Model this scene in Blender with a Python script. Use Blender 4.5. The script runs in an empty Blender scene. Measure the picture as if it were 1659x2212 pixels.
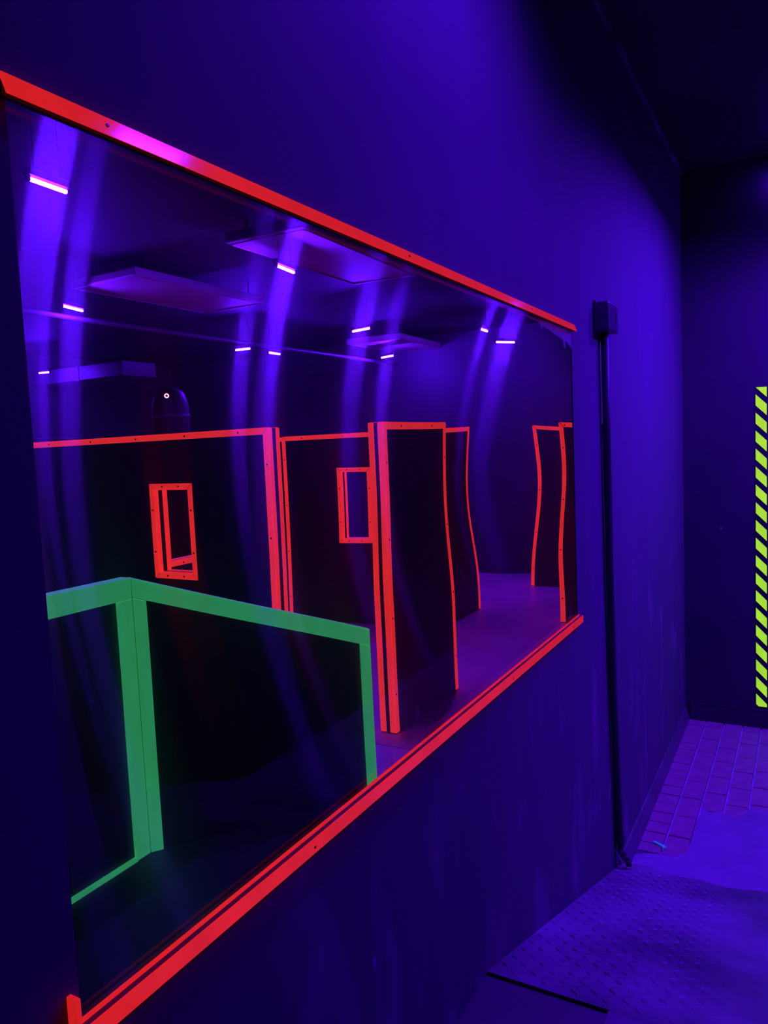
import bpy, bmesh, math, random
from mathutils import Vector, Matrix
random.seed(7)
C = bpy.context.scene.collection
SC = bpy.context.scene

# ------------------------------------------------------------------ camera
CAM_Z = 1.85
cd = bpy.data.cameras.new('camera')
cam = bpy.data.objects.new('camera', cd); C.objects.link(cam)
F, CX, CY = 1640.0, 829.5, 1106.0
va = Vector((1745 - CX, 925 - CY, F)); vh = Vector((1, -0.044, 0))
dn = vh.cross(va).normalized()
if dn.y < 0: dn = -dn
yw = va.normalized(); zw = -dn; xw = yw.cross(zw)          # world axes seen in camera space (x right, y down, z ahead)
right = Vector((xw.x, yw.x, zw.x)); down = Vector((xw.y, yw.y, zw.y)); ahead = Vector((xw.z, yw.z, zw.z))
m = Matrix.Identity(4)
for i in range(3):
    m[i][0] = right[i]; m[i][1] = -down[i]; m[i][2] = -ahead[i]
m[2][3] = CAM_Z
cam.matrix_world = m
cd.sensor_fit = 'VERTICAL'; cd.sensor_height = 36.0; cd.lens = 36.0 * F / 2212.0
cd.clip_start = 0.02; cd.clip_end = 60
SC.camera = cam

# ------------------------------------------------------------------ world, exposure
w = bpy.data.worlds.new('world'); SC.world = w; w.use_nodes = True
bg = w.node_tree.nodes['Background']
bg.inputs[0].default_value = (0.02, 0.0, 0.12, 1); bg.inputs[1].default_value = 0.02
SC.view_settings.view_transform = 'Standard'
try: SC.view_settings.look = 'None'
except Exception: pass
SC.view_settings.exposure = 0.0; SC.view_settings.gamma = 1.0
SC.view_settings.use_curve_mapping = False
SC.cycles.sample_clamp_indirect = 0.0

UV = (0.085, 0.0035, 1.0)           # colour of the violet tubes
ARENA_TUBE = 1700.0
CORRIDOR_LAMP = 1050.0
NEAR_LAMP = 250.0
SIDE_FILL = 1550.0  # added fill, lifts the middle and lower window wall
SPOT_LAMP = 180.0

# ------------------------------------------------------------------ materials
def new_mat(name):
    mt = bpy.data.materials.new(name); mt.use_nodes = True
    nt = mt.node_tree; nt.nodes.clear()
    return mt, nt, nt.nodes.new('ShaderNodeOutputMaterial')

def N(nt, typ, **kw):
    n = nt.nodes.new(typ)
    for k, v in kw.items():
        if isinstance(v, bpy.types.NodeSocket): nt.links.new(v, n.inputs[k])
        elif k in n.inputs: n.inputs[k].default_value = v
        else: setattr(n, k, v)
    return n

def pos(nt):
    return nt.nodes.new('ShaderNodeNewGeometry').outputs['Position']

def mapped(nt, scale, vec=None):
    mp = nt.nodes.new('ShaderNodeMapping'); mp.inputs['Scale'].default_value = scale
    nt.links.new(vec or pos(nt), mp.inputs['Vector'])
    return mp.outputs[0]

def ramp(nt, fac, stops):
    r = nt.nodes.new('ShaderNodeValToRGB'); nt.links.new(fac, r.inputs[0])
    el = r.color_ramp.elements
    while len(el) < len(stops): el.new(0.5)
    for e, (p, c) in zip(el, stops):
        e.position = p; e.color = (c, c, c, 1) if not isinstance(c, tuple) else c
    return r.outputs[0]

def mixc(nt, fac, a, b):
    n = nt.nodes.new('ShaderNodeMix'); n.data_type = 'RGBA'
    if isinstance(fac, float): n.inputs[0].default_value = fac
    else: nt.links.new(fac, n.inputs[0])
    for s, i in ((a, 6), (b, 7)):
        if isinstance(s, tuple): n.inputs[i].default_value = s
        else: nt.links.new(s, n.inputs[i])
    return n.outputs[2]

def rgba(c): return (c[0], c[1], c[2], 1)

def paint(name, col, rough=0.5, var=0.3, scale=(3, 3, 3), bump=0.0, specks=0.0, spec=0.5, metallic=0.0):
    """painted or bare surface: blotchy colour, optional bright paint chips, fine relief"""
    mt, nt, out = new_mat(name)
    b = N(nt, 'ShaderNodeBsdfPrincipled', Roughness=rough, Metallic=metallic)
    b.inputs['Specular IOR Level'].default_value = spec
    nz = N(nt, 'ShaderNodeTexNoise', Vector=mapped(nt, scale), Scale=1.0, Detail=5.0)
    f = ramp(nt, nz.outputs[0], [(0.3, 0.0), (0.7, 1.0)])
    lo = tuple(x * (1 - var) for x in col); hi = tuple(min(1, x * (1 + var)) for x in col)
    c = mixc(nt, f, rgba(lo), rgba(hi))
    if specks:
        v = N(nt, 'ShaderNodeTexVoronoi', Vector=mapped(nt, (9, 9, 5)), Scale=1.0)
        dist = ramp(nt, v.outputs['Distance'], [(0.035, 1.0), (0.07, 0.0)])
        n2 = N(nt, 'ShaderNodeTexNoise', Vector=mapped(nt, (2.3, 2.3, 1.6)), Scale=1.0, Detail=3.0)
        msk = ramp(nt, n2.outputs[0], [(0.54, 0.0), (0.60, 1.0)])
        mu = N(nt, 'ShaderNodeMath', operation='MULTIPLY'); nt.links.new(dist, mu.inputs[0]); nt.links.new(msk, mu.inputs[1])
        c = mixc(nt, mu.outputs[0], c, (specks, specks, specks, 1))
    nt.links.new(c, b.inputs['Base Color'])
    if bump:
        nb = N(nt, 'ShaderNodeTexNoise', Vector=mapped(nt, (60, 60, 60)), Scale=1.0, Detail=4.0)
        bp = N(nt, 'ShaderNodeBump', Strength=bump, Distance=0.002, Height=nb.outputs[0])
        nt.links.new(bp.outputs[0], b.inputs['Normal'])
    nt.links.new(b.outputs[0], out.inputs[0])
    return mt

def fluor(name, col, emit, gain, rough=0.3, ior=1.45):
    """fluorescent paint: it gives off its own colour, more where more ultraviolet falls on it"""
    mt, nt, out = new_mat(name)
    nz = N(nt, 'ShaderNodeTexNoise', Vector=mapped(nt, (14, 14, 5)), Scale=1.0, Detail=4.0)
    f = ramp(nt, nz.outputs[0], [(0.3, 0.90), (0.7, 1.08)])
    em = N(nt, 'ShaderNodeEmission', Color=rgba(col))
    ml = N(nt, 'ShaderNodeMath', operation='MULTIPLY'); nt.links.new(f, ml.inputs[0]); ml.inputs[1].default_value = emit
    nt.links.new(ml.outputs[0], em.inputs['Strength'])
    g = (col[0] * gain[0], col[1] * gain[1], col[2] * gain[2], 1)
    d = N(nt, 'ShaderNodeBsdfDiffuse', Color=g)
    a = N(nt, 'ShaderNodeAddShader'); nt.links.new(em.outputs[0], a.inputs[0]); nt.links.new(d.outputs[0], a.inputs[1])
    gl = N(nt, 'ShaderNodeBsdfGlossy', Roughness=rough)
    fr = N(nt, 'ShaderNodeFresnel', IOR=ior)
    mx = N(nt, 'ShaderNodeMixShader', Fac=fr.outputs[0])
    nt.links.new(a.outputs[0], mx.inputs[1]); nt.links.new(gl.outputs[0], mx.inputs[2])
    nt.links.new(mx.outputs[0], out.inputs[0])
    return mt

def glow(name, col, strength):
    mt, nt, out = new_mat(name)
    em = N(nt, 'ShaderNodeEmission', Color=rgba(col), Strength=strength)
    nt.links.new(em.outputs[0], out.inputs[0])
    return mt

def wall_paint(name, col):
    """black satin wall paint with soft wiped smears, scuffs and chips"""
    mt, nt, out = new_mat(name)
    b = N(nt, 'ShaderNodeBsdfPrincipled')
    b.inputs['Specular IOR Level'].default_value = 0.3
    n1 = N(nt, 'ShaderNodeTexNoise', Vector=mapped(nt, (5, 5, 1.1)), Scale=1.0, Detail=3.0)
    f1 = ramp(nt, n1.outputs[0], [(0.35, 0.0), (0.75, 1.0)])
    c = mixc(nt, f1, rgba(tuple(x * 0.92 for x in col)), rgba(tuple(x * 1.1 for x in col)))
    # smears low on the wall
    n2 = N(nt, 'ShaderNodeTexNoise', Vector=mapped(nt, (6, 6, 2.6)), Scale=1.0, Detail=4.0)
    n2.inputs['Distortion'].default_value = 0.6
    s = ramp(nt, n2.outputs[0], [(0.54, 0.0), (0.74, 1.0)])
    sx = N(nt, 'ShaderNodeSeparateXYZ'); nt.links.new(pos(nt), sx.inputs[0])
    mr = N(nt, 'ShaderNodeMapRange'); nt.links.new(sx.outputs[2], mr.inputs[0])
    mr.inputs[1].default_value = 1.35; mr.inputs[2].default_value = 0.9; mr.inputs[3].default_value = 0.0; mr.inputs[4].default_value = 0.5
    mu = N(nt, 'ShaderNodeMath', operation='MULTIPLY'); nt.links.new(s, mu.inputs[0]); nt.links.new(mr.outputs[0], mu.inputs[1])
    c = mixc(nt, mu.outputs[0], c, rgba(tuple(x * 3.0 for x in col)))
    # chips and drips of pale paint
    v = N(nt, 'ShaderNodeTexVoronoi', Vector=mapped(nt, (7, 7, 3.6)), Scale=1.0)
    dist = ramp(nt, v.outputs['Distance'], [(0.02, 1.0), (0.06, 0.0)])
    n3 = N(nt, 'ShaderNodeTexNoise', Vector=mapped(nt, (2.1, 2.1, 1.7)), Scale=1.0, Detail=4.0)
    k = ramp(nt, n3.outputs[0], [(0.47, 0.0), (0.56, 0.9)])
    m2 = N(nt, 'ShaderNodeMath', operation='MULTIPLY'); nt.links.new(dist, m2.inputs[0]); nt.links.new(k, m2.inputs[1])
    c = mixc(nt, m2.outputs[0], c, (0.5, 0.5, 0.55, 1))
    nt.links.new(c, b.inputs['Base Color'])
    rr = mixc(nt, mu.outputs[0], (0.72, 0.72, 0.72, 1), (0.5, 0.5, 0.5, 1))
    nt.links.new(rr, b.inputs['Roughness'])
    nb = N(nt, 'ShaderNodeTexNoise', Vector=mapped(nt, (40, 40, 40)), Scale=1.0, Detail=3.0)
    bp = N(nt, 'ShaderNodeBump', Strength=0.12, Distance=0.002, Height=nb.outputs[0])
    nt.links.new(bp.outputs[0], b.inputs['Normal'])
    nt.links.new(b.outputs[0], out.inputs[0])
    return mt

def pane_front():
    """bowed clear acrylic: refraction through a gently uneven face plus its mirror reflection"""
    mt, nt, out = new_mat('acrylic_front_face')
    wv = N(nt, 'ShaderNodeTexNoise', Vector=mapped(nt, (2.0, 1.3, 3.3)), Scale=1.0, Detail=0.0)
    mp = nt.nodes.new('ShaderNodeMapping'); mp.vector_type = 'TEXTURE'      # one shallow dish towards the far end
    mp.inputs['Location'].default_value = (0, 1.93, 1.73); mp.inputs['Scale'].default_value = (1e6, 0.34, 0.17)
    nt.links.new(pos(nt), mp.inputs['Vector'])
    dt = N(nt, 'ShaderNodeVectorMath', operation='DOT_PRODUCT'); nt.links.new(mp.outputs[0], dt.inputs[0]); nt.links.new(mp.outputs[0], dt.inputs[1])
    ng = N(nt, 'ShaderNodeMath', operation='MULTIPLY'); nt.links.new(dt.outputs['Value'], ng.inputs[0]); ng.inputs[1].default_value = -1.0
    ex = N(nt, 'ShaderNodeMath', operation='EXPONENT'); nt.links.new(ng.outputs[0], ex.inputs[0])
    k1 = N(nt, 'ShaderNodeMath', operation='MULTIPLY'); nt.links.new(ex.outputs[0], k1.inputs[0]); k1.inputs[1].default_value = DISH
    k2 = N(nt, 'ShaderNodeMath', operation='MULTIPLY_ADD'); nt.links.new(wv.outputs[0], k2.inputs[0]); k2.inputs[1].default_value = 0.0016; nt.links.new(k1.outputs[0], k2.inputs[2])
    bp = N(nt, 'ShaderNodeBump', Strength=1.0, Distance=1.0, Height=k2.outputs[0])
    rf = N(nt, 'ShaderNodeBsdfRefraction', IOR=1.49, Roughness=0.0); nt.links.new(bp.outputs[0], rf.inputs['Normal'])
    gl = N(nt, 'ShaderNodeBsdfGlossy', Roughness=0.03)
    fr = N(nt, 'ShaderNodeFresnel', IOR=1.49)
    fm = N(nt, 'ShaderNodeMath', operation='MULTIPLY'); nt.links.new(fr.outputs[0], fm.inputs[0]); fm.inputs[1].default_value = 0.6
    mx = N(nt, 'ShaderNodeMixShader', Fac=fm.outputs[0])
    nt.links.new(rf.outputs[0], mx.inputs[1]); nt.links.new(gl.outputs[0], mx.inputs[2])
    nt.links.new(mx.outputs[0], out.inputs[0])
    return mt

def pane_back():
    mt, nt, out = new_mat('acrylic_back_face')
    rf = N(nt, 'ShaderNodeBsdfRefraction', IOR=1.49, Roughness=0.0)
    nt.links.new(rf.outputs[0], out.inputs[0])
    return mt

def scratch_layer():
    """inner face of the acrylic, rubbed by wiping: fine level scratches spread lamp light into upright streaks, dried cleaner along the sill"""
    mt, nt, out = new_mat('wiped_acrylic_scratches')
    tr = N(nt, 'ShaderNodeBsdfTransparent')
    hr = nt.nodes.new('ShaderNodeBsdfHair'); hr.component = 'Transmission'
    hr.inputs['Color'].default_value = (1, 1, 1, 1)
    hr.inputs['Offset'].default_value = 0.0
    hr.inputs['RoughnessU'].default_value = 0.001
    hr.inputs['RoughnessV'].default_value = 0.13
    tg = nt.nodes.new('ShaderNodeCombineXYZ'); tg.inputs[1].default_value = 1.0
    nt.links.new(tg.outputs[0], hr.inputs['Tangent'])
    mx = N(nt, 'ShaderNodeMixShader', Fac=SCRATCH)
    nt.links.new(tr.outputs[0], mx.inputs[1]); nt.links.new(hr.outputs[0], mx.inputs[2])
    # dried cleaner / glue smears along the bottom edge
    sx = N(nt, 'ShaderNodeSeparateXYZ'); nt.links.new(pos(nt), sx.inputs[0])
    mr = N(nt, 'ShaderNodeMapRange'); nt.links.new(sx.outputs[2], mr.inputs[0])
    mr.inputs[1].default_value = 1.33; mr.inputs[2].default_value = 1.245; mr.inputs[3].default_value = 0.0; mr.inputs[4].default_value = 0.6
    nz = N(nt, 'ShaderNodeTexNoise', Vector=mapped(nt, (30, 30, 7)), Scale=1.0, Detail=4.0)
    sm = ramp(nt, nz.outputs[0], [(0.52, 0.0), (0.68, 1.0)])
    pk = None                                            # two smeared spots along the edge
    for yc, hw_ in ((1.27, 0.13), (2.47, 0.06)):
        sb = N(nt, 'ShaderNodeMath', operation='SUBTRACT'); nt.links.new(sx.outputs[1], sb.inputs[0]); sb.inputs[1].default_value = yc
        ab = N(nt, 'ShaderNodeMath', operation='ABSOLUTE'); nt.links.new(sb.outputs[0], ab.inputs[0])
        q = N(nt, 'ShaderNodeMapRange'); nt.links.new(ab.outputs[0], q.inputs[0])
        q.inputs[1].default_value = hw_; q.inputs[2].default_value = 0.0; q.inputs[3].default_value = 0.0; q.inputs[4].default_value = 1.0
        if pk is None: pk = q.outputs[0]
        else:
            mm = N(nt, 'ShaderNodeMath', operation='MAXIMUM'); nt.links.new(pk, mm.inputs[0]); nt.links.new(q.outputs[0], mm.inputs[1]); pk = mm.outputs[0]
    m1 = N(nt, 'ShaderNodeMath', operation='MULTIPLY'); nt.links.new(mr.outputs[0], m1.inputs[0]); nt.links.new(sm, m1.inputs[1])
    m2 = N(nt, 'ShaderNodeMath', operation='MULTIPLY'); nt.links.new(m1.outputs[0], m2.inputs[0]); nt.links.new(pk, m2.inputs[1])
    tl = N(nt, 'ShaderNodeBsdfTranslucent', Color=(0.7, 0.7, 0.75, 1))
    mx2 = N(nt, 'ShaderNodeMixShader', Fac=m2.outputs[0])
    nt.links.new(mx.outputs[0], mx2.inputs[1]); nt.links.new(tl.outputs[0], mx2.inputs[2])
    nt.links.new(mx2.outputs[0], out.inputs[0])
    return mt

def film_mat():
    mt, nt, out = new_mat('torn_protective_film')
    tr = N(nt, 'ShaderNodeBsdfTransparent')
    df = N(nt, 'ShaderNodeBsdfTranslucent', Color=(0.6, 0.6, 0.7, 1))
    d2 = N(nt, 'ShaderNodeBsdfDiffuse', Color=(0.6, 0.6, 0.7, 1))
    ad = N(nt, 'ShaderNodeAddShader'); nt.links.new(df.outputs[0], ad.inputs[0]); nt.links.new(d2.outputs[0], ad.inputs[1])
    mx = N(nt, 'ShaderNodeMixShader', Fac=0.16)
    nt.links.new(tr.outputs[0], mx.inputs[1]); nt.links.new(ad.outputs[0], mx.inputs[2])
    nt.links.new(mx.outputs[0], out.inputs[0])
    return mt

SCRATCH = 0.06
DISH = 0.0022
M = {}
M['wall'] = wall_paint('black_wall_paint', (0.108, 0.103, 0.12))
M['wall_dark'] = paint('matt_black_paint', (0.031, 0.029, 0.034), 0.6, 0.25, (2, 2, 2), 0.1, specks=0.3)
M['ceiling'] = paint('black_ceiling_paint', (0.045, 0.04, 0.05), 0.6, 0.3, (2, 2, 2), 0.1)
M['arena_wall'] = paint('arena_wall_paint', (0.035, 0.031, 0.038), 0.55, 0.3, (0.8, 0.8, 0.8), 0.1)
M['arena_ceiling'] = paint('arena_ceiling_paint', (0.010, 0.009, 0.010), 0.7, 0.3, (1, 1, 1))
M['concrete'] = paint('worn_concrete', (0.25, 0.23, 0.25), 0.6, 0.22, (3, 3, 3), 0.25)
M['landing'] = paint('dark_painted_concrete', (0.07, 0.065, 0.075), 0.55, 0.35, (2.5, 2.5, 2.5), 0.2)
M['arena_floor'] = paint('arena_concrete', (0.6, 0.5, 0.55), 0.5, 0.2, (2, 2, 2), 0.2)
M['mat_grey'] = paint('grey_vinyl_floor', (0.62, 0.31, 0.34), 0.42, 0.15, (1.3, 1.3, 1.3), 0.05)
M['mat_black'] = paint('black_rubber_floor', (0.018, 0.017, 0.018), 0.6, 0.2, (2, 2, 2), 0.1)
M['brick_paver'] = paint('red_brown_paver', (0.33, 0.19, 0.19), 0.6, 0.15, (16, 16, 16), 0.3)
M['grout'] = paint('pale_grout', (0.40, 0.38, 0.42), 0.7, 0.3, (12, 12, 12), 0.2)
M['steel'] = paint('worn_tread_plate', (0.165, 0.16, 0.17), 0.5, 0.6, (2.6, 2.6, 2.6), 0.2, metallic=0.0)
M['board'] = paint('black_board', (0.020, 0.018, 0.020), 0.42, 0.3, (2, 2, 2), 0.05)
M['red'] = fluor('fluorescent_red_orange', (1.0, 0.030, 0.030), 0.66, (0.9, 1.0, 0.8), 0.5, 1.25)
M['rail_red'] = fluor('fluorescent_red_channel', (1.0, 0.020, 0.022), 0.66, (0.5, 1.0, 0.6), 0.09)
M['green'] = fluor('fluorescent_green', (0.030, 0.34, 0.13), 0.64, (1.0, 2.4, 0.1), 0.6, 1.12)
M['yellow'] = fluor('fluorescent_yellow_green', (0.42, 0.90, 0.05), 0.82, (0.9, 0.9, 0.1), 0.6, 1.1)
M['tape_black'] = paint('black_tape', (0.015, 0.015, 0.018), 0.5, 0.2)
M['blue'] = fluor('fluorescent_blue', (0.02, 0.12, 1.0), 0.55, (1, 1, 0.6), 0.4)
M['screw'] = paint('dark_screw', (0.01, 0.008, 0.008), 0.4, 0.2)
M['black_plastic'] = paint('black_plastic', (0.10, 0.097, 0.11), 0.35, 0.2, (6, 6, 6))
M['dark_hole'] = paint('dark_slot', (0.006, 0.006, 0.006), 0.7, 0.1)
M['conduit'] = paint('black_conduit', (0.05, 0.048, 0.055), 0.5, 0.3, (20, 20, 4), spec=0.3)
M['ac'] = paint('off_white_casing', (0.34, 0.24, 0.22), 0.5, 0.1, (3, 3, 3))
M['duct'] = paint('grey_duct', (0.11, 0.10, 0.12), 0.5, 0.2, (3, 3, 3))
M['pale_metal'] = paint('pale_zinc', (0.55, 0.53, 0.55), 0.4, 0.1)
M['metal'] = paint('bare_metal', (0.5, 0.5, 0.52), 0.3, 0.1, metallic=0.8)
M['housing'] = paint('lamp_housing', (0.05, 0.05, 0.055), 0.5, 0.1)
M['tower'] = paint('black_tower_shell', (0.012, 0.011, 0.012), 0.5, 0.2, spec=0.25)
M['slot_shade'] = paint('dark_red_slot_shade', (0.16, 0.006, 0.012), 0.6, 0.2)  # shade of the sill groove put into the colour
M['black_matt'] = paint('matt_black_metal', (0.008, 0.008, 0.008), 0.8, 0.1, spec=0.1)
M['tube'] = glow('violet_tube', UV, ARENA_TUBE)
M['spot'] = glow('violet_spot', UV, SPOT_LAMP)
M['lamp_near'] = glow('violet_flood_dim', UV, NEAR_LAMP)
M['lamp_fill'] = glow('violet_fill_flood', UV, SIDE_FILL)
M['lamp'] = glow('violet_flood', UV, CORRIDOR_LAMP)
M['flaked'] = paint('flaked_strip', (0.25, 0.22, 0.25), 0.6, 0.9, (20, 5, 20), specks=0.6)
M['ring'] = glow('pink_ring_light', (1.0, 0.16, 0.28), 9.0)
M['pane_f'] = pane_front(); M['pane_b'] = pane_back(); M['scratch'] = scratch_layer(); M['film'] = film_mat()
M['base'] = paint('dark_skirting', (0.12, 0.11, 0.13), 0.4, 0.3, (6, 6, 6), 0.1)

# ------------------------------------------------------------------ mesh helpers
def box(bm, x0, x1, y0, y1, z0, z1):
    v = [bm.verts.new((x, y, z)) for z in (z0, z1) for y in (y0, y1) for x in (x0, x1)]
    for f in ((0, 2, 3, 1), (4, 5, 7, 6), (0, 1, 5, 4), (2, 6, 7, 3), (0, 4, 6, 2), (1, 3, 7, 5)):
        bm.faces.new([v[i] for i in f])
    return v

def prism(bm, poly, off):
    """closed polygon (list of Vectors) pushed along off"""
    off = Vector(off)
    a = [bm.verts.new(p) for p in poly]; b = [bm.verts.new(Vector(p) + off) for p in poly]
    n = len(a)
    bm.faces.new(list(reversed(a))); bm.faces.new(b)
    for i in range(n):
        bm.faces.new([a[i], a[(i + 1) % n], b[(i + 1) % n], b[i]])

def tube(bm, p0, p1, r, seg=12, r1=None):
    p0, p1 = Vector(p0), Vector(p1); d = (p1 - p0).normalized()
    u = d.orthogonal().normalized(); v = d.cross(u); r1 = r if r1 is None else r1
    A, B = [], []
    for i in range(seg):
        a = 2 * math.pi * i / seg; e = u * math.cos(a) + v * math.sin(a)
        A.append(bm.verts.new(p0 + e * r)); B.append(bm.verts.new(p1 + e * r1))
    bm.faces.new(list(reversed(A))); bm.faces.new(B)
    for i in range(seg):
        bm.faces.new([A[i], A[(i + 1) % seg], B[(i + 1) % seg], B[i]])

def polytube(bm, pts, r, seg=14):
    pts = [Vector(p) for p in pts]; rings = []
    for i, p in enumerate(pts):
        d = (pts[min(i + 1, len(pts) - 1)] - pts[max(i - 1, 0)]).normalized()
        u = d.cross(Vector((1, 0, 0))).normalized() if abs(d.x) < 0.9 else d.cross(Vector((0, 0, 1))).normalized(); v = d.cross(u)
        rings.append([bm.verts.new(p + (u * math.cos(2 * math.pi * k / seg) + v * math.sin(2 * math.pi * k / seg)) * r) for k in range(seg)])
    for a, b in zip(rings, rings[1:]):
        for k in range(seg): bm.faces.new([a[k], a[(k + 1) % seg], b[(k + 1) % seg], b[k]])
    bm.faces.new(list(reversed(rings[0]))); bm.faces.new(rings[-1])

def lathe(bm, prof, cen, seg=24):
    rings = []
    for r, z in prof:
        rings.append([bm.verts.new((cen[0] + r * math.cos(2 * math.pi * i / seg), cen[1] + r * math.sin(2 * math.pi * i / seg), cen[2] + z)) for i in range(seg)])
    for a, b in zip(rings, rings[1:]):
        for i in range(seg):
            bm.faces.new([a[i], a[(i + 1) % seg], b[(i + 1) % seg], b[i]])
    bm.faces.new(list(reversed(rings[0]))); bm.faces.new(rings[-1])

def obj(name, bm, mat, parent=None, smooth=False, bevel=0.0, label=None):
    bmesh.ops.recalc_face_normals(bm, faces=bm.faces[:])
    me = bpy.data.meshes.new(name); bm.to_mesh(me); bm.free()
    for mt in (mat if isinstance(mat, list) else [mat]): me.materials.append(mt)
    if smooth:
        for p in me.polygons: p.use_smooth = True
    o = bpy.data.objects.new(name, me); C.objects.link(o)
    if parent: o.parent = parent
    if bevel:
        b = o.modifiers.new('bevel', 'BEVEL'); b.width = bevel; b.segments = 2; b.limit_method = 'ANGLE'
    if label: o['label'] = label
    return o

def tag(o, label, cat, group=None):
    o['label'] = label; o['category'] = cat
    if group: o['group'] = group
    return o

def thing(name, label, cat, loc=(0, 0, 0), rz=0.0, group=None):
    o = bpy.data.objects.new(name, None); C.objects.link(o)
    o.empty_display_size = 0.1
    o.location = loc; o.rotation_euler = (0, 0, rz)
    return tag(o, label, cat, group)

def bx(name, dims, mat, parent=None, bevel=0.0, label=None):
    bm = bmesh.new(); box(bm, *dims); return obj(name, bm, mat, parent, bevel=bevel, label=label)

def struct(o, label=None):
    o['kind'] = 'structure'
    if label: o['label'] = label
    return o

# ------------------------------------------------------------------ the setting
WX = -0.688                   # corridor face of the window wall
WY0, WY1, WZ0, WZ1 = 0.505, 2.556, 1.235, 2.212     # opening
bm = bmesh.new()
T0 = WX - 0.009
box(bm, T0, WX, -2.6, WY0, 0, 3.44); box(bm, T0, WX, WY1, 10.25, 0, 3.44)
box(bm, T0, WX, WY0, WY1, 0, WZ0); box(bm, T0, WX, WY0, WY1, WZ1, 3.44)
struct(obj('wall_left', bm, M['wall']), 'black painted partition wall around the red framed window')
struct(bx('wall_far', (WX, -0.207, 5.12, 8.0, 0, 3.44), M['wall_dark']), 'dark wall at the corridor end with hazard tape on its edge')
struct(bx('wall_end', (-0.207, 1.4, 8.0, 8.1, 0, 3.44), M['wall_dark']))
struct(bx('wall_right', (1.4, 1.5, -2.6, 8.1, 0, 3.44), M['wall_dark']))
struct(bx('wall_near', (WX, 1.4, -2.7, -2.6, 0, 3.44), M['wall_dark']))
struct(bx('ceiling', (T0, 1.5, -2.7, 8.1, 3.44, 3.54), M['ceiling']))
struct(bx('floor_landing', (WX, 1.4, -2.6, 1.637, 0.0, 0.5455), M['landing']))

# lower corridor floor: concrete and grout bed, pavers are parts of it
floor = bx('floor', (WX, 1.4, 1.6, 8.0, -0.1, -0.004), M['grout']); struct(floor, 'paved and patched corridor floor under violet light')
PW, PL, GAP = 0.105, 0.21, 0.007
def paver_mesh(w_, l_):
    bm = bmesh.new(); h = 0.013
    v = box(bm, -w_ / 2, w_ / 2, -l_ / 2, l_ / 2, -0.006, h - 0.006)
    for q in v[4:]:
        q.co.x *= 1 - 0.004 / w_; q.co.y *= 1 - 0.004 / l_
    me = bpy.data.meshes.new('paver'); bmesh.ops.recalc_face_normals(bm, faces=bm.faces[:]); bm.to_mesh(me); bm.free()
    me.materials.append(M['brick_paver']); return me
full, half = paver_mesh(PW - GAP, PL - 0.003), paver_mesh(PW - GAP, PL / 2 - 0.003)
def patch_edge(x):            # where the concrete patch stops
    if x < -0.47: return 3.36
    return 3.87 + 0.06 * math.sin(7 * x) + (0.10 if x > -0.25 else 0.0)
col = 0
x = -0.5085 - PW
while x < 1.35:
    l_ = PL / 2 if col == 0 else PL
    y = 5.12 - (0.0 if col % 2 == 0 else PL / 2) if x < -0.25 else 8.0 - (0.0 if col % 2 == 0 else PL / 2)
    if col % 2 == 1:
        yy = y + PL / 4
        o = bpy.data.objects.new('paver', half); C.objects.link(o); o.parent = floor; o.location = (x, yy, 0)
    while y - l_ > patch_edge(x):
        o = bpy.data.objects.new('paver', half if col == 0 else full); C.objects.link(o); o.parent = floor
        o.location = (x, y - l_ / 2, random.uniform(-0.0012, 0.0012)); o.rotation_euler = (random.uniform(-.004, .004), random.uniform(-.006, .006), 0)
        y -= l_
    rem = y - patch_edge(x)
    if rem > 0.03:                                       # cut paver along the patch
        o = bpy.data.objects.new('paver', half); C.objects.link(o); o.parent = floor
        o.location = (x, y - rem / 2, 0); o.scale = (1, rem / (PL / 2), 1)
    x += PW; col += 1
# concrete patch lying over the pavers, ragged edge
bm = bmesh.new()
pts = [(WX + 0.02, 3.1)]
edge = [(-0.66, 3.30), (-0.62, 3.335), (-0.56, 3.35), (-0.50, 3.36), (-0.462, 3.40), (-0.456, 3.52), (-0.452, 3.66), (-0.449, 3.78), (-0.445, 3.865), (-0.41, 3.84), (-0.37, 3.855), (-0.34, 3.85), (-0.30, 3.83), (-0.262, 3.87), (-0.245, 3.955), (-0.18, 3.95), (-0.10, 3.99), (0.05, 3.96), (0.3, 4.02), (0.7, 3.98), (1.4, 4.0), (1.4, 3.1)]
prism(bm, [Vector((a, b, -0.004)) for a, b in pts + edge], (0, 0, 0.016))
o = obj('concrete_patch', bm, M['concrete'], floor); o['label'] = 'bright ragged patch of bare concrete over the pavers'
# dark unpaved margin strip along the left wall
bx('margin_strip', (WX, -0.628, 3.3, 5.12, -0.006, 0.004), M['base'], floor)

# skirting
bm = bmesh.new()
prof = [Vector((WX, 0, 0)), Vector((WX + 0.028, 0, 0)), Vector((WX + 0.024, 0, 0.012)), Vector((WX + 0.010, 0, 0.055)), Vector((WX + 0.006, 0, 0.075)), Vector((WX, 0, 0.078))]
prism(bm, [p + Vector((0, 3.12, 0)) for p in prof], (0, 2.0, 0))
struct(obj('baseboard_left', bm, M['base']), 'coved dark skirting along the window wall')
bm = bmesh.new()
box(bm, WX + 0.03, -0.207, 5.108, 5.12, 0, 0.118); box(bm, WX + 0.03, -0.207, 5.106, 5.12, 0.112, 0.124)
struct(obj('baseboard_far', bm, M['wall_dark']), 'plain dark skirting under the hazard taped wall')

# ceiling joint strip with flaked pale paint
bm = bmesh.new(); box(bm, WX, WX + 0.018, -2.6, 5.12, 3.422, 3.44)
struct(obj('trim_1', bm, M['flaked']), 'thin flaking strip where the wall meets the ceiling')
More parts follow.
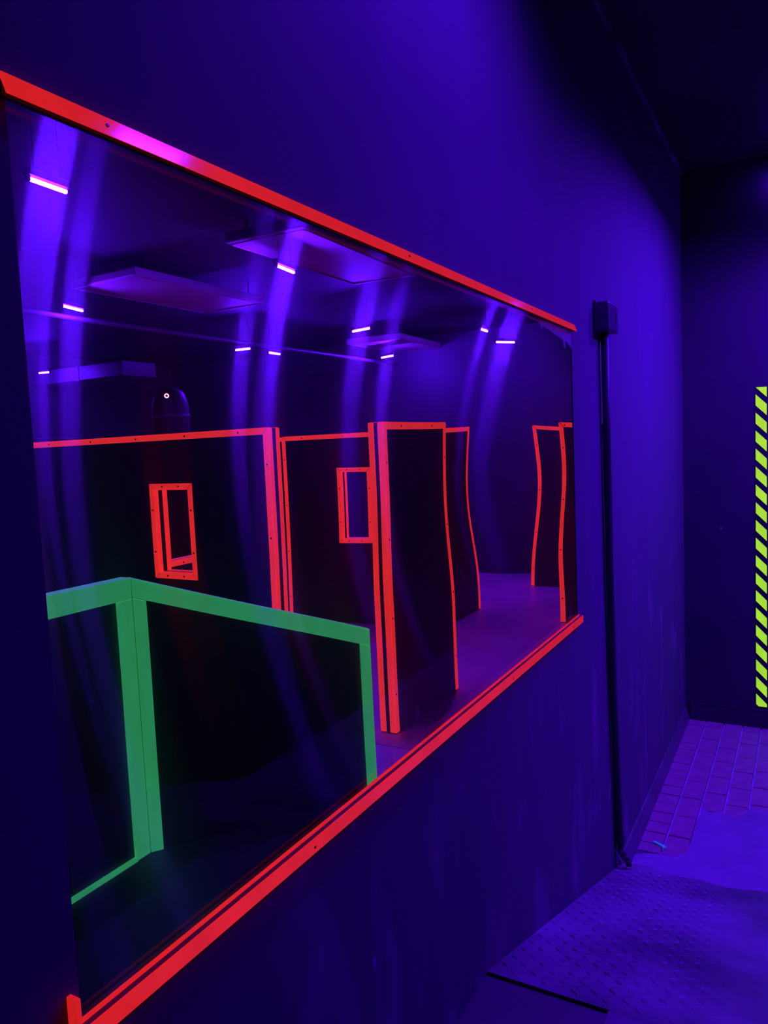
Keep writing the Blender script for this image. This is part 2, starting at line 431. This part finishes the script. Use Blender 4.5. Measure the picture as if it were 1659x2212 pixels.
# arena shell
struct(bx('floor_arena', (-10, T0, -1.5, 10.25, -0.1, 0), M['arena_floor']), 'pale violet concrete floor of the arena')
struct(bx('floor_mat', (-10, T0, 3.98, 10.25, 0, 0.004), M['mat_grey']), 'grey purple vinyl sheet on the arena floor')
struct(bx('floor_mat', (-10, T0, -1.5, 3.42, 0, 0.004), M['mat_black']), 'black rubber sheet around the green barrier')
struct(bx('wall_arena_back', (-10, T0, 10.25, 10.35, 0, 3.44), M['arena_wall']))
struct(bx('wall_arena_left', (-10.1, -10, -1.5, 10.35, 0, 3.44), M['arena_wall']))
struct(bx('wall_arena_near', (-10, T0, -1.6, -1.5, 0, 3.44), M['arena_wall']))
struct(bx('ceiling_arena', (-10.1, T0, -1.6, 10.35, 3.44, 3.54), M['arena_ceiling']))

# ------------------------------------------------------------------ window: channel, rail, pane
win = bpy.data.objects.new('window_1', None); C.objects.link(win); win['kind'] = 'structure'
win['label'] = 'wide acrylic viewing window edged in glowing red channel'
R0, R1 = 0.495, 2.565
def channel(name, z0, up, label):
    """U channel; up = +1 opens upwards (sill), -1 opens downwards (head, its front face leaning back)"""
    bm = bmesh.new()
    d = 0.0165; t = 0.0032; h = 0.0235; bk = 0.0262 if up > 0 else 0.006; gt = 0.0212 if up > 0 else 0.0225
    lean = 0.0085 if up < 0 else 0.0
    p = [(0, 0), (d - lean, 0), (d, h), (d - t * (1 if up > 0 else 0.4), h), (d - t - lean * 0.8, t), (t, t), (t, bk), (0, bk)]
    poly = [Vector((WX + 0.0004 + a, R0, z0 + up * b)) for a, b in p]
    prism(bm, poly, (0, R1 - R0, 0))
    o = obj(name, bm, M['rail_red'], win, bevel=0.0010, label=label)
    bx('slot_shade', (WX + 0.0004 + (t + 0.0002 if up > 0 else 0.0), WX + 0.0004 + d - t - lean * 0.8 - 0.0002, R0 + 0.002, R1 - 0.002, min(z0 + up * (t if up > 0 else 0.0065), z0 + up * gt), max(z0 + up * (t if up > 0 else 0.0065), z0 + up * gt)), M['slot_shade'] if up > 0 else M['dark_hole'], o)  # dark filler stands in for the shade inside each channel
    return o
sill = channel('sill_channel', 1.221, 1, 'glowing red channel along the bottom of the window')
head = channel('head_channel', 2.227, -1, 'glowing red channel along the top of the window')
for yy in (0.93, 1.85, 2.44):
    bm = bmesh.new(); tube(bm, (WX + 0.0165, yy, 1.231), (WX + 0.0176, yy, 1.231), 0.0022, 8); obj('screw', bm, M['screw'], sill)
for yy in (0.62, 1.35, 2.1):
    bm = bmesh.new(); tube(bm, (WX + 0.0118, yy, 2.2155), (WX + 0.0140, yy, 2.2162), 0.0022, 8); obj('screw', bm, M['screw'], head)
bx('end_stop', (WX + 0.0004, WX + 0.0165, 0.4885, 0.4945, 1.20, 1.282), M['rail_red'], win, bevel=0.001)
# pane: slab standing in the channels
PX0, PX1 = WX - 0.0075, WX - 0.0015
bm = bmesh.new(); box(bm, PX0, PX1, WY0 + 0.0005, WY1 - 0.0005, WZ0 + 0.0005, WZ1 - 0.0005)
bmesh.ops.recalc_face_normals(bm, faces=bm.faces[:]); bm.faces.ensure_lookup_table()
for f in bm.faces: f.material_index = 0 if f.normal.x > 0.5 else 1
pane = obj('pane', bm, [M['pane_f'], M['pane_b']], win, label='clear bowed acrylic sheet')
bm = bmesh.new()
xs = PX0 - 0.0008
vs = [bm.verts.new(p) for p in ((xs, WY0, WZ0), (xs, WY1, WZ0), (xs, WY1, WZ1), (xs, WY0, WZ1))]
bm.faces.new(vs)
obj('wiped_inner_face', bm, M['scratch'], pane, label='wiped and finely scratched inner face of the acrylic')
# torn film left under the head channel
bm = bmesh.new(); xf = PX1 + 0.0006
fp = [(2.20, 2.207), (2.205, 2.192), (2.225, 2.186), (2.232, 2.172), (2.24, 2.186), (2.30, 2.183), (2.36, 2.176), (2.42, 2.171), (2.455, 2.168), (2.468, 2.145), (2.476, 2.142), (2.484, 2.166), (2.51, 2.163), (2.53, 2.158), (2.545, 2.148), (2.552, 2.147), (2.552, 2.207)]
prism(bm, [Vector((xf, a, b)) for a, b in fp], (0.0006, 0, 0))
obj('film_remnant', bm, M['film'], pane, label='torn strip of pale protective film with drips')

# ------------------------------------------------------------------ barrier panels
TW, TT = 0.043, 0.004            # trim leg width and thickness
def leg(bm, p0, p1, inward, normal, m0=0.0, m1=0.0, wd=TW):
    """flat strip lying on a face: outer edge p0-p1, mitred ends"""
    p0, p1, inward, normal = Vector(p0), Vector(p1), Vector(inward), Vector(normal)
    d = (p1 - p0).normalized()
    prism(bm, [p0, p1, p1 + inward * wd - d * m1, p0 + inward * wd + d * m0], normal * TT)

def screw_at(p, n, parent):
    bm = bmesh.new(); p, n = Vector(p), Vector(n)
    tube(bm, p + n * TT, p + n * (TT + 0.0015), 0.0075, 8)
    obj('screw', bm, M['screw'], parent)

def trim(root, p0, p1, in1, n1, in2, n2, mat, m0=0, m1=0, screws=0, wd2=0.038):
    """L shaped edge moulding along p0-p1 covering two faces"""
    bm = bmesh.new()
    leg(bm, p0, p1, in1, n1, m0, m1)
    leg(bm, p0, p1, in2, n2, 0, 0, wd2)
    o = obj('edge_trim', bm, mat, root)
    p0, p1 = Vector(p0), Vector(p1)
    for i in range(screws):
        t = (i + 0.5) / screws
        screw_at(p0.lerp(p1, t) + Vector(in1) * TW * 0.5, n1, o)
    return o

def panel(label, loc, rz, L, H, t=0.115, window=None, mat=None, screws=True, group='upright black barrier panels'):
    """local x along the panel, front face y=0 (normal -y), thickness towards +y"""
    mat = mat or M['red']
    root = thing('barrier_panel', label, 'barrier panel', loc, rz, group)
    bm = bmesh.new()
    if window:
        a, b, c, d = window
        box(bm, 0, a, 0, t, 0, H); box(bm, b, L, 0, t, 0, H); box(bm, a, b, 0, t, 0, c); box(bm, a, b, 0, t, d, H)
    else:
        box(bm, 0, L, 0, t, 0, H)
    obj('board', bm, M['board'], root)
    X, Y, Z = Vector((1, 0, 0)), Vector((0, 1, 0)), Vector((0, 0, 1))
    z0 = 0.012
    for side in (0, 1):
        y = 0 if side == 0 else t; n = -Y if side == 0 else Y; iny = -n
        ns = lambda ln: max(2, round(ln / 0.48)) if (side == 0 and screws) else 0
        trim(root, (0, y, z0), (0, y, H), X, n, iny, -X, mat, 0, TW, ns(H))
        trim(root, (L, y, z0), (L, y, H), -X, n, iny, X, mat, 0, TW, ns(H))
        g = 0.008
        trim(root, (g, y, H), (L - g, y, H), -Z, n, iny, Z, mat, TW, TW, ns(L))
        if window:
            a, b, c, d = window
            trim(root, (a, y, c), (a, y, d), -X, n, iny, X, mat, -TW, -TW, 2 if side == 0 else 0)
            trim(root, (b, y, c), (b, y, d), X, n, iny, -X, mat, -TW, -TW, 2 if side == 0 else 0)
            trim(root, (a + g, y, d), (b - g, y, d), Z, n, iny, -Z, mat, -TW, -TW, 2 if side == 0 else 0)
            trim(root, (a + g, y, c), (b - g, y, c), -Z, n, iny, Z, mat, -TW, -TW, 2 if side == 0 else 0)
    return root

H2 = 2.0
PI = math.pi
# A: long panel with a window, across the view
panel('long black red-edged panel with a small window, directly behind the green barrier', (-5.71, 4.15, 0), 0, 2.505, 2.012, 0.12, window=(1.405, 1.745, 0.985, 1.602))
# C: panel with a window further back
panel('black red-edged panel with a small tall window, farther back between two nearer panels', (-5.03, 6.75, 0), 0, 1.55, H2, window=(0.725, 1.05, 0.893, 1.607))
# D: sliver behind A and C
panel('narrow sliver of red-edged panel glimpsed behind the two windowed panels', (-6.2, 7.1, 0), 0, 1.25, H2)
# E: nearest tall panel, parallel to the window
pe = panel('nearest tall plain red-edged panel standing end-on beside the green barrier', (-2.32, 4.16, 0), PI / 2, 0.985, H2, 0.105)
# F: behind E
pf = panel('plain red-edged panel just behind the nearest tall panel, on the open floor', (-3.22, 6.85, 0), PI / 2, 0.97, H2)
# G and H: right hand end
panel('farthest red-edged panel near the back wall, partly hidden at the right', (-3.085, 9.28, 0), 0, 0.75, 1.98)
panel('slim red-edged post panel at the far right end of the window', (-2.165, 7.4, 0), 0, 0.22, 2.0)
# I: seen through A's window
panel('red-edged panel seen only through the window of the long panel', (-4.85, 4.62, 0), PI / 2, 1.3, H2, window=(0.20, 0.75, 0.94, 1.62))
# bracket at the foot of E, cable loop on F
bm = bmesh.new(); box(bm, 0.27, 0.32, -0.06, -0.001, 0.0045, 0.010); box(bm, 0.27, 0.32, -0.007, -0.001, 0.010, 0.10)
obj('floor_bracket', bm, M['pale_metal'], pe, label='small pale metal angle bracket at the foot')
bm = bmesh.new()
pp = [Vector((0.50 + 0.035 * math.cos(a), -0.012, 0.47 + 0.075 * math.sin(a))) for a in [PI * (-0.35 + 1.2 * i / 10) for i in range(11)]]
for a, b in zip(pp, pp[1:]): tube(bm, a, b, 0.0035, 6)
obj('cable_loop', bm, M['metal'], pf, label='small loop of pale cable')

# ------------------------------------------------------------------ green low barrier (two boards meeting at an angle)
gb = thing('low_barrier', 'low black barrier with glowing green edging, folded at an angle, nearest the window', 'barrier', (-2.70, 2.412, 0))
GH = 1.31
dL = Vector((0, -1, 0)); nL = Vector((1, 0, 0))            # left board runs towards the camera, face looks at the window
dR = Vector((0.70, 0.955, 0)).normalized(); nR = Vector((dR.y, -dR.x, 0))
LL, LR, GE = 1.25, 1.17, 0.905
bt = 0.05
ez = Vector((0, 0, 1))
bm = bmesh.new(); prism(bm, [Vector((0, 0, 0.004)), dL * LL + ez * 0.004, dL * LL + ez * GH, ez * GH], -nL * bt); obj('board', bm, M['board'], gb)
bm = bmesh.new(); prism(bm, [Vector((0, 0, 0.004)), dR * LR + ez * 0.004, dR * LR + ez * GE, ez * GH], -nR * bt); obj('board', bm, M['board'], gb)
GT, GW = 0.022, 0.085
def strip(poly, n, name='edge_strip', off=0.0):
    bm = bmesh.new(); prism(bm, [Vector(p) + n * off for p in poly], n * GT); return obj(name, bm, M['green'], gb)
# left board: top, corner post, base bead, far post
GTW = 0.09
strip([ez * (GH - GTW) + dL * 0.0095, ez * GH + dL * 0.0095, dL * LL + ez * GH, dL * LL + ez * (GH - GTW)], nL)
strip([Vector((0, 0, 0.01)) + dL * 0.0095, dL * GW + ez * 0.01, dL * GW + ez * (GH - GTW - 0.0015), ez * (GH - GTW - 0.0015) + dL * 0.0095], nL)
strip([dL * GW + ez * 0.006, dL * LL + ez * 0.006, dL * LL + ez * 0.022, dL * GW + ez * 0.022], nL, 'base_bead')
# right board: sloping top, corner post, end post
sl = (GE - GH) / LR
tw2 = 0.085
strip([ez * (GH - tw2) + dR * 0.0095, ez * GH + dR * 0.0095, dR * LR + ez * GE, dR * LR + ez * (GE - tw2)], nR)
strip([dR * 0.0095 + ez * 0.01, dR * 0.066 + ez * 0.01, dR * 0.066 + ez * (GH - tw2 + sl * 0.066 - 0.0015), dR * 0.0095 + ez * (GH - tw2 + sl * 0.0095 - 0.0015)], nR)
strip([dR * (LR - 0.05) + ez * 0.01, dR * LR + ez * 0.01, dR * LR + ez * (GE - tw2 - 0.0015), dR * (LR - 0.05) + ez * (GE - tw2 - sl * 0.05 - 0.0015)], nR)
# caps on top of the boards
bm = bmesh.new(); prism(bm, [ez * GH + nL * GT, ez * GH - nL * bt, dL * LL + ez * GH - nL * bt, dL * LL + ez * GH + nL * GT], ez * 0.004); obj('top_cap', bm, M['green'], gb)
bm = bmesh.new(); prism(bm, [ez * (GH + 0.001) + nR * GT, ez * (GH + 0.001) - nR * 0.012, dR * LR + ez * (GE + 0.001) - nR * 0.012, dR * LR + ez * (GE + 0.001) + nR * GT], ez * 0.004); obj('top_cap', bm, M['green'], gb)

# ------------------------------------------------------------------ arena: violet lamp bars, ceiling units, pipe, duct, beacon, rail
BARS = [((-2.979, 2.266), (-2.997, 2.471), 'nearest violet light bar, top left of the window'),
        ((-5.179, 4.16), (-5.242, 4.402), 'violet light bar below and right of the nearest bar, upper left'),
        ((-9.235, 6.961), (-9.064, 6.993), 'small distant violet light bar in front of the pale duct'),
        ((-3.114, 4.209), (-3.145, 4.445), 'violet light bar right of the large ceiling unit, upper middle'),
        ((-6.005, 7.238), (-5.812, 7.27), 'left of two close violet light bars under the ceiling unit end'),
        ((-5.91, 7.735), (-5.929, 7.99), 'right of two close violet light bars under the ceiling unit end'),
        ((-4.27, 7.077), (-4.001, 6.998), 'violet light bar just left above the distant square ceiling unit'),
        ((-5.252, 9.477), (-4.998, 9.377), 'violet light bar just below the distant square ceiling unit'),
        ((-3.116, 7.887), (-3.126, 8.105), 'short end-on violet light bar near the right end of the window'),
        ((-3.396, 9.077), (-3.25, 9.294), 'rightmost violet light bar, level, near the window corner')]
for a, b, lab in BARS:
    a, b = Vector((a[0], a[1], 3.08)), Vector((b[0], b[1], 3.08)); c = (a + b) / 2; d = (b - a).normalized()
    t = thing('light_bar', lab, 'light bar', (c.x, c.y, 3.08), math.atan2(d.y, d.x), 'violet light bars under the arena ceiling')
    hl = (b - a).length / 2
    bm = bmesh.new(); tube(bm, (-hl, 0, 0), (hl, 0, 0), 0.009, 12); obj('lamp_tube', bm, M['tube'], t)
    bx('housing', (-hl - 0.012, hl + 0.012, -0.022, 0.022, 0.0135, 0.045), M['black_matt'], t, bevel=0.003)
    for s in (-1, 1): bx('hanger', (s * hl * 0.7 - 0.0012, s * hl * 0.7 + 0.0012, -0.0012, 0.0012, 0.045, 0.36), M['black_matt'], t)
    for s in (-1, 1): bx('end_cap', (min(s * hl, s * (hl + 0.012)), max(s * hl, s * (hl + 0.012)), -0.012, 0.012, -0.012, 0.0135), M['black_matt'], t)

def cassette(x0, x1, y0, y1, lab):
    k = (3.25 - CAM_Z) / 1.2; x0, x1, y0, y1 = x0 * k, x1 * k, y0 * k, y1 * k
    cx_, cy_ = (x0 + x1) / 2, (y0 + y1) / 2; a, b = (x1 - x0) / 2, (y1 - y0) / 2
    t = thing('ceiling_unit', lab, 'ceiling unit', (cx_, cy_, 3.25), 0, 'pale ceiling units in the arena')
    bx('casing', (-a, a, -b, b, 0.0, 0.07), M['ac'], t, bevel=0.012)
    bm = bmesh.new()
    for (u0, u1, v0, v1) in ((-a * .93, a * .93, -b * .95, -b * .93), (-a * .93, a * .93, b * .93, b * .95), (-a * .95, -a * .93, -b * .93, b * .93), (a * .93, a * .95, -b * .93, b * .93)):
        box(bm, u0, u1, v0, v1, -0.006, 0.0)
    obj('rim', bm, M['ac'], t)
    for sx_ in (-1, 1):
        for sy_ in (-1, 1): bx('hanger', (sx_ * a * .8 - .006, sx_ * a * .8 + .006, sy_ * b * .8 - .006, sy_ * b * .8 + .006, 0.07, 0.19), M['black_matt'], t)
cassette(-4.52, -3.90, 3.72, 5.10, 'large pale oblong ceiling unit seen at the left of the window')
cassette(-4.75, -4.0, 7.70, 8.85, 'distant pale square ceiling unit near the middle of the window')
cassette(-2.95, -2.40, 3.5, 4.95, 'pale ceiling unit half hidden under the top red channel')
bm = bmesh.new(); tube(bm, (-5.42, 3.5, 3.05), (-5.42, 10.25, 3.05), 0.022, 12)
tag(obj('ceiling_pipe', bm, M['duct'], smooth=True), 'long thin pipe running along the arena ceiling', 'pipe')
t = thing('air_duct', 'pale boxy air duct at the far upper left of the arena', 'duct', (-9.0, 7.7, 2.98))
bx('duct_section', (-0.98, 0.0, -0.3, 0.3, 0.0, 0.2), M['duct'], t, bevel=0.01); bx('duct_section', (0.012, 0.9, -0.3, 0.3, 0.0, 0.2), M['duct'], t, bevel=0.01)
bx('flange', (-0.02, 0.03, -0.31, 0.31, -0.01, 0.21), M['duct'], t)
t = thing('beacon_tower', 'black domed tower with a small glowing pink ring above the long panel', 'beacon', (-6.0, 6.1, 0))
bm = bmesh.new(); lathe(bm, [(0.20, 0.004), (0.20, 2.30), (0.19, 2.42), (0.15, 2.53), (0.08, 2.585), (0.02, 2.60)], (0, 0, 0), 28); obj('tower_body', bm, M['tower'], t, smooth=True)
bm = bmesh.new(); lathe(bm, [(0.203, 2.26), (0.207, 2.27), (0.207, 2.285), (0.203, 2.295)], (0, 0, 0), 28); obj('collar', bm, M['housing'], t, smooth=True)
dirc = Vector((6.0, -6.1, 0)).normalized(); side = Vector((-dirc.y, dirc.x, 0))
bm = bmesh.new(); rc = dirc * 0.165 - side * 0.03 + Vector((0, 0, 2.49))
for i in range(20):
    a0, a1 = 2 * PI * i / 20, 2 * PI * (i + 1) / 20; e2 = (ez * 0.8 - dirc * 0.6).normalized()
    f_ = lambda a: rc + dirc * 0.02 + (side * math.cos(a) + ez * math.sin(a)) * 0.019
    tube(bm, f_(a0), f_(a1), 0.0045, 6)
obj('ring_light', bm, M['ring'], t, label='small glowing pink ring')
bm = bmesh.new(); tube(bm, rc - dirc * 0.02, rc + dirc * 0.019, 0.03, 16); obj('sensor_boss', bm, M['black_plastic'], t)
t = thing('wall_rail', 'thin shiny metal rail on the far left arena wall', 'rail', (-9.93, 5.5, 2.2))
bm = bmesh.new(); tube(bm, (0, -0.2, 0.0), (0, 3.0, 0.0), 0.012, 10); obj('rail_bar', bm, M['metal'], t, smooth=True)
for yy in (0.1, 1.4, 2.7):
    bm = bmesh.new(); tube(bm, (-0.07, yy, 0), (0, yy, 0), 0.008, 8); obj('bracket', bm, M['metal'], t)

# ------------------------------------------------------------------ corridor: flood lamps out of frame, the side one an added fill
for (lx, ly, lab) in ((-0.22, 1.62, 'violet flood lamp hung above the window near the viewer'), (0.22, 4.2, 'violet flood lamp hung near the far end of the corridor'), (0.9, 3.6, 'unseen violet fill lamp added beside the right corridor wall')):
    t = thing('flood_lamp', lab, 'lamp', (lx, ly, 3.2), 0, 'violet flood lamps on the corridor ceiling')
    bx('housing', (-0.09, 0.09, -0.16, 0.16, 0.004, 0.10), M['housing'], t)
    bm = bmesh.new()
    for d_ in ((-0.09, -0.083, -0.16, 0.16), (0.083, 0.09, -0.16, 0.16)): box(bm, *d_, -0.022, 0.004)
    for d_ in ((-0.083, 0.083, -0.16, -0.153), (-0.083, 0.083, 0.153, 0.16)): box(bm, *d_, -0.065, 0.004)
    obj('skirt', bm, M['black_matt'], t)
    bm = bmesh.new(); box(bm, -0.06, 0.06, -0.12, 0.12, 0.0, 0.004); obj('lens', bm, M['lamp_near'] if ly < 2 else (M['lamp_fill'] if lx > 0.5 else M['lamp']), t)
    for s in (-1, 1): bx('hanger', (-0.012, 0.012, s * 0.12 - 0.006, s * 0.12 + 0.006, 0.10, 0.24), M['housing'], t)
t = thing('spot_lamp', 'small violet spot lamp at the ceiling above the hazard tape', 'lamp', (-0.13, 5.02, 3.34))
bm = bmesh.new(); lathe(bm, [(0.03, 0.0), (0.034, 0.02), (0.03, 0.06), (0.012, 0.075)], (0, 0, 0), 16); obj('shade', bm, M['housing'], t, smooth=True)
bm = bmesh.new(); lathe(bm, [(0.012, -0.012), (0.024, -0.006), (0.026, 0.0)], (0, 0, 0), 16); obj('bulb', bm, M['spot'], t, smooth=True)
bm = bmesh.new(); tube(bm, (0, 0, 0.075), (0, 0, 0.10), 0.008, 8); obj('stem', bm, M['housing'], t)

# ------------------------------------------------------------------ corridor: box, conduit, tape, ramp, scrap
t = thing('socket_box', 'black surface box with two oval slots on top of the conduit', 'junction box', (WX, 2.9425, 2.295))
bx('body', (0.0005, 0.055, -0.0775, 0.0775, -0.055, 0.05), M['black_plastic'], t, bevel=0.008)
bx('base_flange', (0.0004, 0.012, -0.084, 0.084, -0.06, 0.055), M['black_plastic'], t, bevel=0.004)
for s in (-0.036, 0.038):
    bm = bmesh.new(); vs = []
    for i in range(20):
        a = 2 * PI * i / 20; vs.append(Vector((0.0545, s + 0.013 * math.cos(a), 0.004 + 0.030 * math.sin(a))))
    prism(bm, vs, (0.0015, 0, 0)); rim = obj('slot_rim', bm, M['black_plastic'], t)
    bm = bmesh.new(); prism(bm, [Vector((0.0555, s + (p.y - s) * 0.82, 0.002 + (p.z - 0.002) * 0.88)) for p in vs], (0.0008, 0, 0)); obj('slot', bm, M['dark_hole'], rim)
t = thing('conduit', 'black vertical conduit pipe running down the wall to the floor', 'conduit', (WX, 2.945, 0))
bm = bmesh.new(); cp = [(0.020, 0.0, 2.242), (0.020, 0.010, 1.8), (0.019, 0.018, 1.35), (0.018, 0.045, 0.9), (0.018, 0.085, 0.45), (0.018, 0.115, 0.19)]
polytube(bm, cp, 0.0145)
obj('pipe', bm, M['conduit'], t, smooth=True)
bm = bmesh.new(); tube(bm, (0.005, 0.004, 1.9), (0.005, 0.100, 0.16), 0.0035, 8); obj('cable', bm, M['conduit'], t, smooth=True)
bm = bmesh.new(); tube(bm, (0.018, 0.115, 0.185), (0.018, 0.117, 0.215), 0.019, 14); obj('coupling', bm, M['conduit'], t)
bm = bmesh.new(); el = [(0.018, 0.116, 0.18), (0.022, 0.118, 0.15), (0.034, 0.125, 0.125), (0.046, 0.132, 0.105), (0.048, 0.134, 0.084)]
polytube(bm, el, 0.0125, 12)
obj('elbow', bm, M['conduit'], t, smooth=True)
for q in el[1:4]:
    bm = bmesh.new(); tube(bm, Vector(q) - Vector((0.003, 0, -0.006)), Vector(q) + Vector((0.003, 0, -0.006)), 0.0165, 12); obj('collar', bm, M['base'], t)

# hazard tape on the edge of the far wall
tp = thing('hazard_tape', 'upright strip of hazard tape with slanted glowing yellow green stripes', 'hazard tape', (-0.245, 5.12, 0))
bx('tape_backing', (-0.038, 0.037, -0.0015, -0.0003, 0.135, 2.112), M['tape_black'], tp)
P, SH, SL, hw = 0.1085, 0.066, 0.062, 0.030         # pitch, stripe height, slant drop, half width
def clip_z(poly, lo, hi):
    for lim, keep in ((lo, 1), (hi, -1)):
        outp = []
        for i in range(len(poly)):
            a, b = poly[i], poly[(i + 1) % len(poly)]
            ia, ib = (a[1] - lim) * keep >= 0, (b[1] - lim) * keep >= 0
            if ia: outp.append(a)
            if ia != ib:
                s = (lim - a[1]) / (b[1] - a[1]); outp.append((a[0] + s * (b[0] - a[0]), lim))
        poly = outp
        if len(poly) < 3: return []
    return poly
for k in range(20):
    zt = 2.175 - k * P
    poly = clip_z([(-hw, zt), (hw, zt - SL), (hw, zt - SL - SH), (-hw, zt - SH)], 0.142, 2.108)
    if len(poly) >= 3:
        bm = bmesh.new(); prism(bm, [Vector((a, -0.0028, b)) for a, b in poly], (0, 0.0012, 0)); obj('stripe', bm, M['yellow'], tp)

# tread plate ramp: rises towards the camera
RY0, RZ0, RY1, RZ1 = 3.22, 0.02, 1.64, 0.553
sy = (RZ1 - RZ0) / (RY1 - RY0)
XN, YN = -0.391, 1.46           # notch: right of XN the plate reaches further up
t = thing('ramp_plate', 'worn diamond tread plate ramp against the window wall', 'ramp', (0.3, RY0, 0))
zs = lambda y: RZ0 + sy * (y - RY0)
foot = [(WX + 0.002 + (1.39 - WX - 0.002) * i / 40, RY0 - 0.05 + 0.045 * math.sin(i * 1.05) * math.sin(i * 0.37 + 1)) for i in range(41)]
out2 = [(WX + 0.002, RY1), (1.39, RY1)] + foot[::-1]
bm = bmesh.new(); prism(bm, [Vector((a - 0.3, b - RY0, zs(b))) for a, b in out2], (0, 0, -0.006)); obj('plate', bm, M['steel'], t)
bx('top_plate', (XN - 0.3, 1.09, 1.2 - RY0, RY1 - RY0 - 0.001, RZ1 - 0.006, RZ1), M['steel'], t)
bm = bmesh.new(); d = Vector((0, 1, sy)).normalized(); nn = Vector((0, -sy, 1)).normalized(); X = Vector((1, 0, 0))
step = 0.037
for r in range(4, 60):
    for c_ in range(48):
        px = WX + 0.022 + c_ * step
        base = Vector((px - 0.3, 0, RZ0)) - d * (r * step)
        if base.y + RY0 < RY1 + 0.02 or px > 0.7: continue
        fade = 1.0 - 0.85 * min(1, max(0, (px + 0.42) / 0.30))
        hgt = 0.0042 * fade * random.uniform(0.6, 1.1)
        a = math.radians(45 if (r + c_) % 2 == 0 else -45)
        u = X * math.cos(a) + d * math.sin(a); v = -X * math.sin(a) + d * math.cos(a)
        e1, e2 = 0.0175, 0.0065
        b0 = [base + u * e1, base + v * e2, base - u * e1, base - v * e2]
        t0 = [base + nn * hgt + (q - base) * 0.45 for q in b0]
        B = [bm.verts.new(q) for q in b0]; T = [bm.verts.new(q) for q in t0]
        bm.faces.new(T)
        for i in range(4): bm.faces.new([B[i], B[(i + 1) % 4], T[(i + 1) % 4], T[i]])
o = obj('tread_lugs', bm, M['steel'], t); o['kind'] = 'stuff'
# solid fill below the ramp plates
bm = bmesh.new()
prism(bm, [Vector((WX + 0.001, RY0 + 0.0, -0.004)), Vector((WX + 0.001, 1.62, -0.004)), Vector((WX + 0.001, 1.62, 0.535)), Vector((WX + 0.001, RY0 - 0.03, RZ0 - 0.012))], (1.4 - WX - 0.002, 0, 0))
o = obj('ramp_base', bm, M['landing'], floor)

# blue scrap on the pavers
t = thing('plastic_scrap', 'small glowing blue scrap of plastic on the pavers', 'litter', (-0.573, 3.427, 0.014), math.atan2(-0.03, 0.058))
bm = bmesh.new(); prism(bm, [Vector(p) for p in ((-0.034, -0.003, 0), (0.012, -0.004, 0), (0.016, -0.011, 0), (0.034, -0.002, 0), (0.02, 0.004, 0), (-0.032, 0.005, 0))], (0, 0, 0.004)); obj('sliver', bm, M['blue'], t)
